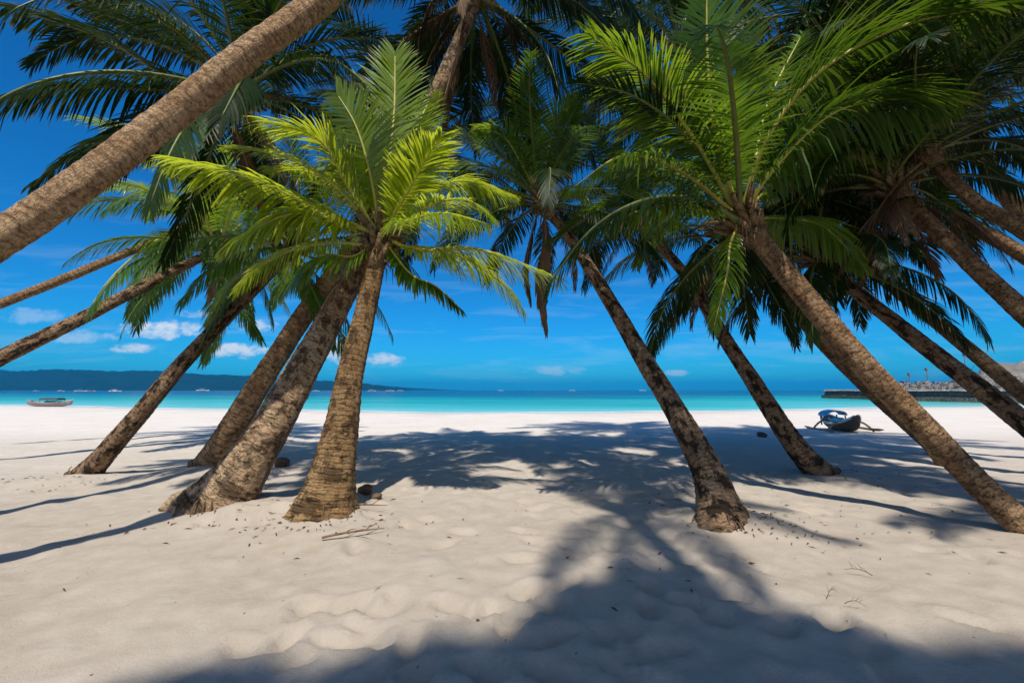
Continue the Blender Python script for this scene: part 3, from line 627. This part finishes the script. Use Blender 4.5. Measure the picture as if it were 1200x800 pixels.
def bangka(loc, rz, label, L=6.0, B=.9, H=.75, hull='white_boat_paint', stripe='blue_boat_paint', top='pale_blue_canvas', cab=(1.6, 1.0, .6, .1), spread=1.9, mast=0, group=None, cabin=None, name='outrigger_boat', tilt=0):
    r = empty(name, loc, rz); r.rotation_euler = (tilt, 0, rz); tag(r, label, 'boat', group)
    hull_mb(L, B, H).build('hull', PAINT[hull], r, True)
    st = MB()
    for sg in (-1, 1):
        pts = [(s*L/2*.97, sg*(B/2*max(.03, 1-abs(s)**2.6)**.8+.012), H*.86+.35*abs(s)**2.4) for s in np.linspace(-.96, .96, 15)]; st.tube(pts, .045, 6)
    st.build('gunwale', PAINT[stripe], r, True)
    cl, cw, ch, cx = cab
    PO = []
    for a in (-1, 1):
        for b in (-1, 1): p = MB(); PO.append(p); p.tube([(cx+a*cl/2*.92, b*cw/2*.9, H*.5), (cx+a*cl/2*.92, b*cw/2*.9, H+ch)], .028, 6)
    c = MB(); k = 9
    arc = [(cw/2*1.12*math.cos(t), ch*.0+.16*math.sin(t)) for t in np.linspace(math.pi, 0, k)]
    vs = [(cx+e*cl/2, y, H+ch+z+o) for e in (-1, 1) for o in (0, .05) for y, z in arc]
    fs = []
    for i in range(k-1): fs += [(k+i, k+i+1, 3*k+i+1, 3*k+i), (i, 2*k+i, 2*k+i+1, i+1), (i, i+1, k+i+1, k+i), (2*k+i, 3*k+i, 3*k+i+1, 2*k+i+1)]
    fs += [(0, k, 3*k, 2*k), (k-1, 3*k-1, 4*k-1, 2*k-1)]
    c.add(vs, fs); co = c.build('canopy', PAINT[top], r, False); [p.build('post', PAINT['bamboo_pole'], co, True) for p in PO]
    q = MB(); q.box((cx+cl*.1, 0, H+ch*.30), (cl*.7, cw*.8, ch*.6), 0, .92); q.build('cabin', PAINT[cabin or stripe], r)
    if spread:
        for sg in (-1, 1):
            fm = MB(); fm.tube([(x*L*.46, sg*spread, .06+.04*L*abs(x)**3*(.5 if L < 4 else 1)) for x in np.linspace(-1, 1, 11)], [.02]+[.05]*9+[.02], 7); fm.build('float', PAINT['bamboo_pole'], r, True)
        for x in (-L*.2, L*.22):
            b_ = MB(); b_.tube([(x, y*spread, H*.9+.12*(1-y*y)-(H*.85)*abs(y)**3) for y in np.linspace(-1.02, 1.02, 13)], .035, 7); b_.build('boom', PAINT['bamboo_pole'], r, True)
    if mast:
        m_ = MB(); m_.tube([(-L*.1, 0, H*.6), (-L*.1, 0, H+mast)], [.06, .03], 6); m_.tube([(-L*.1, 0, H+mast), (L*.46, 0, H+.3)], .015, 4); m_.tube([(-L*.1, 0, H+mast), (-L*.45, 0, H+.3)], .015, 4); m_.build('mast', PAINT['mast_metal'], r, True)
    return r
p = ground_at(986, 504); p[2] = float(gz_base(p[0], p[1]))+.02
bangka(p, R(-103), 'small wooden outrigger boat with blue canopy drawn up on right sand', 2.6, .66, .34, 'brown_hull_wood', 'white_boat_paint', 'pale_blue_canvas', (.7, .62, .20, -.5), .75, tilt=.06, cabin='pale_blue_canvas')
p = ground_at(58, 476.5, -.35); p[2] = -.36
bangka(p, R(4), 'grey beached boat with a dark canopy at the far left waterline', 4.6, 1.1, .5, 'grey_hull_paint', 'grey_hull_paint', 'dark_tarpaulin', (1.9, .95, .28, .2), 0, name='beached_boat', cabin='dark_tarpaulin')
FAR = 'boats moored across the bay'
def far(px, d, L, rz, label, **kw):
    x = (px-600)/F*d
    bangka((x, d, SEA_Z-.15), R(rz), label, L, L*.17, L*.10, cab=(L*.45, L*.16, L*.11, -L*.05), spread=L*.32, group=FAR, **kw)
far(98, 520, 13, 12, 'white double decked outrigger at far left, left boat of a touching pair', mast=4.0)
far(110, 530, 12, 170, 'cream outrigger at far left, right boat of a touching pair', hull='cream_boat_paint', stripe='brown_hull_wood', mast=4.5, top='dark_tarpaulin')
far(138, 470, 12, 8, 'low white speed craft right of the moored pair', stripe='white_boat_paint', top='white_boat_paint')
far(75, 640, 9, 5, 'small white boat left of the moored pair', top='white_boat_paint')
far(46, 760, 8, 20, 'tiny white boat farthest to the left below the hills', top='white_boat_paint')
far(240, 700, 20, 3, 'long pale boat between the slim dark palm and the pair', top='white_boat_paint', stripe='teal_boat_paint')
far(372, 600, 9, 10, 'small white boat seen between the pair and the fibrous palm', top='white_boat_paint')
far(421, 700, 9, 15, 'white boat immediately right of the fibrous trunk', top='white_boat_paint')
far(437, 720, 13, 5, 'longer white boat second to the right of the fibrous trunk', top='white_boat_paint')
far(458, 690, 13, 175, 'teal striped boat third to the right of the fibrous trunk', stripe='teal_boat_paint', mast=3)
far(470, 900, 12, 0, 'faint boat at the tip of the hills', top='white_boat_paint')
far(587, 1100, 14, 0, 'tiny boat on the horizon near the middle of the gap', top='white_boat_paint')
far(670, 1000, 14, 0, 'tiny boat on the horizon left of the hanging palm trunk', top='white_boat_paint')
far(752, 900, 14, 0, 'tiny boat on the horizon right of the swollen based palm', top='white_boat_paint')

# ------------------------------------------------------------------ stone jetty on the right
def stone_mat(name, a, b, sc):
    t = NT(name); g = t.n('ShaderNodeNewGeometry').outputs['Position']
    br = t.n('ShaderNodeTexVoronoi', {'Vector': t.mapv(g, (1, 1, 1.5)), 'Scale': sc}); f = t.noise(g, 1.3, 6, .7)
    c = t.mix(br.outputs['Color'], a, b); c = t.mix(t.ramp(f, [(.4, 0), (.65, .7)]), c, tuple(.45*x for x in a))
    e = t.n('ShaderNodeTexVoronoi', {'Vector': t.mapv(g, (1, 1, 1.5)), 'Scale': sc}, feature='DISTANCE_TO_EDGE').outputs['Distance']
    h = t.math('ADD', t.ramp(e, [(0, 0), (.12, 1)]), t.math('MULTIPLY', f, .6))
    bm_ = t.n('ShaderNodeBump', {'Strength': .8, 'Distance': .12, 'Height': h})
    return t.fin(t.n('ShaderNodeBsdfPrincipled', {'Base Color': c, 'Roughness': .9, 'Normal': bm_}))
ST1 = stone_mat('jetty_stone', (.13, .105, .085), (.20, .16, .13), 1.1); ST2 = stone_mat('jetty_top_stone', (.40, .38, .35), (.30, .28, .26), .9)
A, B = np.array([78., 104.]), np.array([62., 46.])
root = empty('stone_jetty', (70, 75, SEA_Z)); tag(root, 'low stone jetty wall running out to sea at right', 'jetty')
def strip(name, pts, w, z0, z1, m, parent, org=(70, 75, SEA_Z)):
    v = []; f = []
    for i, (x, y) in enumerate(pts):
        a = np.array(pts[max(i-1, 0)]); b = np.array(pts[min(i+1, len(pts)-1)]); t = (b-a)/np.linalg.norm(b-a); n = np.array([-t[1], t[0]])
        for (o, z) in ((-w, z0), (-w*.9, z1), (w*.9, z1), (w, z0)):
            j = random.uniform(-.08, .08); v.append((x+n[0]*o+j-org[0], y+n[1]*o+j-org[1], z+j*.6-org[2]))
    k = len(pts)
    for i in range(k-1):
        for j in range(4): f.append((4*i+j, 4*i+(j+1) % 4, 4*i+4+(j+1) % 4, 4*i+4+j))
    f += [(0, 3, 2, 1), tuple(4*(k-1)+j for j in range(4))]
    return link(name, mesh(name, v, f, m, False), parent)
def polyline(ps, n):
    P, _ = crom([np.array([*p, 0.]) for p in ps], n); return [(p[0], p[1]) for p in P]
line = polyline([(77.5, 103), (75, 88), (72, 74), (75, 60), (88, 46), (110, 34)], 50)
strip('foundation', line, 3.4, -1.5, .35, ST1, root)
strip('wall', [(x+.6, y+.6) for x, y in line], 2.6, .35, 1.35, ST1, root)
strip('capping', [(x+.6, y+.6) for x, y in line], 2.7, 1.35, 1.62, ST2, root)
# rubble on the jetty
rnd = np.random.RandomState(8); mb = MB()
ROCK = stone_mat('rubble_stone', (.34, .30, .25), (.20, .175, .15), .6)
for k in range(330):
    i = rnd.randint(10, 30); x, y = line[i]; x += 1.2+rnd.exponential(5); y += 1+rnd.uniform(-4, 4); s = rnd.uniform(.25, .85); z = 1.45+rnd.uniform(0, 1.9)*min(1, (x-line[i][0])/5)
    v = [np.array(d)*s*rnd.uniform(.6, 1.1)+[x, y, z] for d in [(-1,-1,-.7),(1,-1,-.7),(1,1,-.7),(-1,1,-.7),(-.6,-.7,.6),(.7,-.6,.7),(.6,.7,.55),(-.7,.6,.6)]]
    mb.add(v, [(0,3,2,1),(4,5,6,7),(0,1,5,4),(1,2,6,5),(2,3,7,6),(3,0,4,7)])
tag(mb.build('rubble', ROCK), 'heap of pale broken stones along the jetty top', 'rubble', kind='stuff')
# rocky bluff with a bush, poles, at far right
v = []; n, k = 40, 14; rnd = np.random.RandomState(4)
for i in range(k+1):
    for j in range(n):
        a = 2*math.pi*j/n; t = i/k; rr = (1-t**2.2*.45)
        nz = float(vnoise(np.array([math.cos(a)*2.5+t*3]), np.array([math.sin(a)*2.5+t*2]))[0])
        v.append((13*rr*math.cos(a)*(1+.35*nz), 8*rr*math.sin(a)*(1+.35*nz), -1+8.6*t+nz*1.6*(t > .1)))
v.append((0, 0, 7.4)); f = [(i*n+j, i*n+(j+1) % n, (i+1)*n+(j+1) % n, (i+1)*n+j) for i in range(k) for j in range(n)]+[(k*n+j, k*n+(j+1) % n, (k+1)*n) for j in range(n)]
o = link('rock_bluff', mesh('rock_bluff', v, f, stone_mat('bluff_stone', (.30, .26, .22), (.20, .17, .14), .35))); o.location = (112, 92, SEA_Z); tag(o, 'pale rocky bluff rising behind the jetty at the right edge', 'rock')
LEAFB = leaf_mat('bush_leaf', (.05, .10, .025), (.12, .2, .03), .3, .5, .3)
def bush(loc, r, h, n, label, seed, cat='bush'):
    root = empty('bush', loc); tag(root, label, cat); rnd = np.random.RandomState(seed); v = []; f = []; uv = []; st = MB()
    for k in range(7):
        a = rnd.uniform(0, 6.28); e = np.array([math.cos(a)*r*.6, math.sin(a)*r*.6, h*rnd.uniform(.6, .95)]); st.tube([(0, 0, -.3), e*.5+np.array([0, 0, h*.1]), e], [.10, .06, .02], 5)
        for q in range(n//7):
            p = e*rnd.uniform(.45, 1.0)+rnd.normal(size=3)*r*.26; p[2] = max(p[2], .05); a_ = rnd.normal(size=3); a_ /= np.linalg.norm(a_); b = np.cross(a_, rnd.normal(size=3)); b /= np.linalg.norm(b)
            s = rnd.uniform(.12, .3); n0 = len(v); v += [p-a_*s, p+b*s*.5, p+a_*s, p-b*s*.5]; f.append((n0, n0+1, n0+2, n0+3)); u = rnd.rand(); uv += [(u, 0), (u, .5), (u, 1), (u, .5)]
    st.build('stem', M['rachis_d'], root, True); link('foliage', mesh('foliage', v, f, LEAFB, False, uv), root)
bush((92, 86, 1.2), 2.6, 4.2, 900, 'green bush growing in front of the rocky bluff', 1)
bush((103, 80, 1.2), 2.2, 3.0, 700, 'lower bush right of the green one on the jetty rubble', 2)
def pole(px, d, h, label):
    x = (px-600)/F*d; mb = MB(); mb.tube([(0, 0, 0), (0.05, 0, h)], [.12, .06], 8); mb.tube([(-.7, 0, h*.86), (.7, 0, h*.9)], .05, 6); mb.tube([(-.45, 0, h*.62), (.5, 0, h*.6)], .05, 6)
    mb.box((0, 0, h*.95), (.35, .35, .5)); o = mb.build('signal_pole', PAINT['mast_metal']); o.location = (x, d, 1.4); tag(o, label, 'pole')
pole(1064, 86, 3.4, 'left pole with crossbars on the jetty'); pole(1085, 88, 4.6, 'taller right pole with crossbars on the jetty'); pole(1131, 96, 8.4, 'tall thin pole beside the rocky bluff')

# ------------------------------------------------------------------ sky, sun, haze
SUN_Y = .55
el = math.atan(1/SUN_Y)
W = D.worlds.new('World'); S.world = W; W.use_nodes = True; nt = W.node_tree; nt.nodes.clear()
class WT(NT):
    def __init__(s, tree): s.t = tree; s.m = None; s.out = s.n('ShaderNodeOutputWorld')
w = WT(nt)
sky = w.n('ShaderNodeTexSky', sky_type='NISHITA', sun_disc=False, sun_elevation=el, sun_rotation=math.pi, air_density=1.0, dust_density=.3, ozone_density=3.0)
gam = w.n('ShaderNodeGamma', {0: sky.outputs[0], 1: 1.15}).outputs[0]
dirv = w.n('ShaderNodeTexCoord').outputs['Generated']
rear = w.n('ShaderNodeMapRange', {0: w.n('ShaderNodeSeparateXYZ', {0: dirv}).outputs[1], 1: .15, 2: -.55, 3: 0., 4: 1.}, interpolation_type='SMOOTHSTEP').outputs[0]
col = w.mix(1.0, gam, w.mix(rear, (.06, .57, .94), (.95, .88, .90)), 'MULTIPLY')   # unseen rear sky whitened to fill the shade with neutral light
# clouds: low cumulus and thin streaks far over the sea, placed by compass direction
dirv = w.n('ShaderNodeTexCoord').outputs['Generated']
xyz = w.n('ShaderNodeSeparateXYZ', {0: dirv})
yy = w.math('MAXIMUM', xyz.outputs[1], .05)
U = w.math('DIVIDE', xyz.outputs[0], yy); Vv = w.math('DIVIDE', xyz.outputs[2], yy)
uvv = w.n('ShaderNodeCombineXYZ', {0: U, 1: w.math('MULTIPLY', Vv, 1.7), 2: 0.0}).outputs[0]
pn = w.noise(uvv, 22, 6, .62, .2)
sn = w.noise(w.n('ShaderNodeCombineXYZ', {0: w.math('MULTIPLY', U, 1.2), 1: w.math('MULTIPLY', Vv, 9.0), 2: 3.0}).outputs[0], 3.2, 5, .6, .6)
tot = None
def gn(px, py):
    r = ray(px, py); return r[0]/r[1], r[2]/r[1]
for px, py, a, b, amt, soft in [(190, 386, 48, 11, 1.0, .0), (272, 410, 40, 9, 1.15, 0), (158, 408, 26, 6, .9, 0), (300, 382, 26, 7, .7, 0), (397, 410, 26, 14, 1.1, 0), (450, 421, 26, 8, .95, 0), (95, 395, 40, 9, .45, 0), (240, 368, 30, 5, .5, 0), (40, 370, 40, 10, .3, 0), (648, 434, 40, 6, .45, 0), (792, 437, 14, 4, .6, 0)]:
    u0, v0 = gn(px, py); a *= 1.3/F; b *= 1.35/F
    e = w.math('ADD', w.math('POWER', w.math('ABSOLUTE', w.math('DIVIDE', w.math('SUBTRACT', U, u0), a)), 2.0), w.math('POWER', w.math('ABSOLUTE', w.math('DIVIDE', w.math('SUBTRACT', Vv, v0), b)), 2.0))
    mk = w.math('MULTIPLY', w.n('ShaderNodeMapRange', {0: w.math('SUBTRACT', w.math('ADD', w.math('MULTIPLY', pn, 2.6), -.55), e), 1: 0., 2: .9, 3: 0., 4: 1.}, interpolation_type='SMOOTHSTEP').outputs[0], amt)
    tot = mk if tot is None else w.math('MAXIMUM', tot, mk)
streak = w.math('MULTIPLY', w.ramp(sn, [(.50, 0), (.78, 1)]), w.n('ShaderNodeMapRange', {0: Vv, 1: .55, 2: .05, 3: 0., 4: .22}).outputs[0])
front = w.math('GREATER_THAN', xyz.outputs[1], .06)
tot = w.math('MULTIPLY', w.math('MINIMUM', w.math('MAXIMUM', tot, streak), 1.0), front)
col = w.mix(tot, col, (7.2, 8.0, 8.8))
bg = w.n('ShaderNodeBackground', {0: col, 1: .112}); w.fin(bg)

sl = D.lights.new('sun', 'SUN'); sl.energy = 4.9; sl.angle = R(1.0); sl.color = (1, .95, .87)
so = D.objects.new('sun', sl); C.objects.link(so); so.rotation_euler = (math.atan(SUN_Y), 0, 0); so.location = (0, -20, 30)

HAZE = True
if HAZE:
    mb = MB(); mb.box((0, 3000, 140), (33000, 27000, 300)); t = NT('sea_haze')
    t.t.links.new(t.n('ShaderNodeVolumePrincipled', {'Color': (.01, .40, .85, 1), 'Density': .00012, 'Anisotropy': -.1}).outputs[0], t.out.inputs[1])
    o = mb.build('haze', t.m); tag(o, 'thin blue sea haze over the bay', 'haze', kind='stuff')

# ------------------------------------------------------------------ render settings
S.view_settings.view_transform = 'Standard'; S.view_settings.look = 'None'; S.view_settings.gamma = 1; S.view_settings.exposure = 0.0
S.render.engine = 'CYCLES'; cy = S.cycles
cy.use_denoising = True; cy.max_bounces = 7; cy.diffuse_bounces = 3; cy.transmission_bounces = 4; cy.glossy_bounces = 2; cy.volume_bounces = 0; cy.transparent_max_bounces = 8
cy.sample_clamp_indirect = 4; cy.caustics_reflective = False; cy.caustics_refractive = False
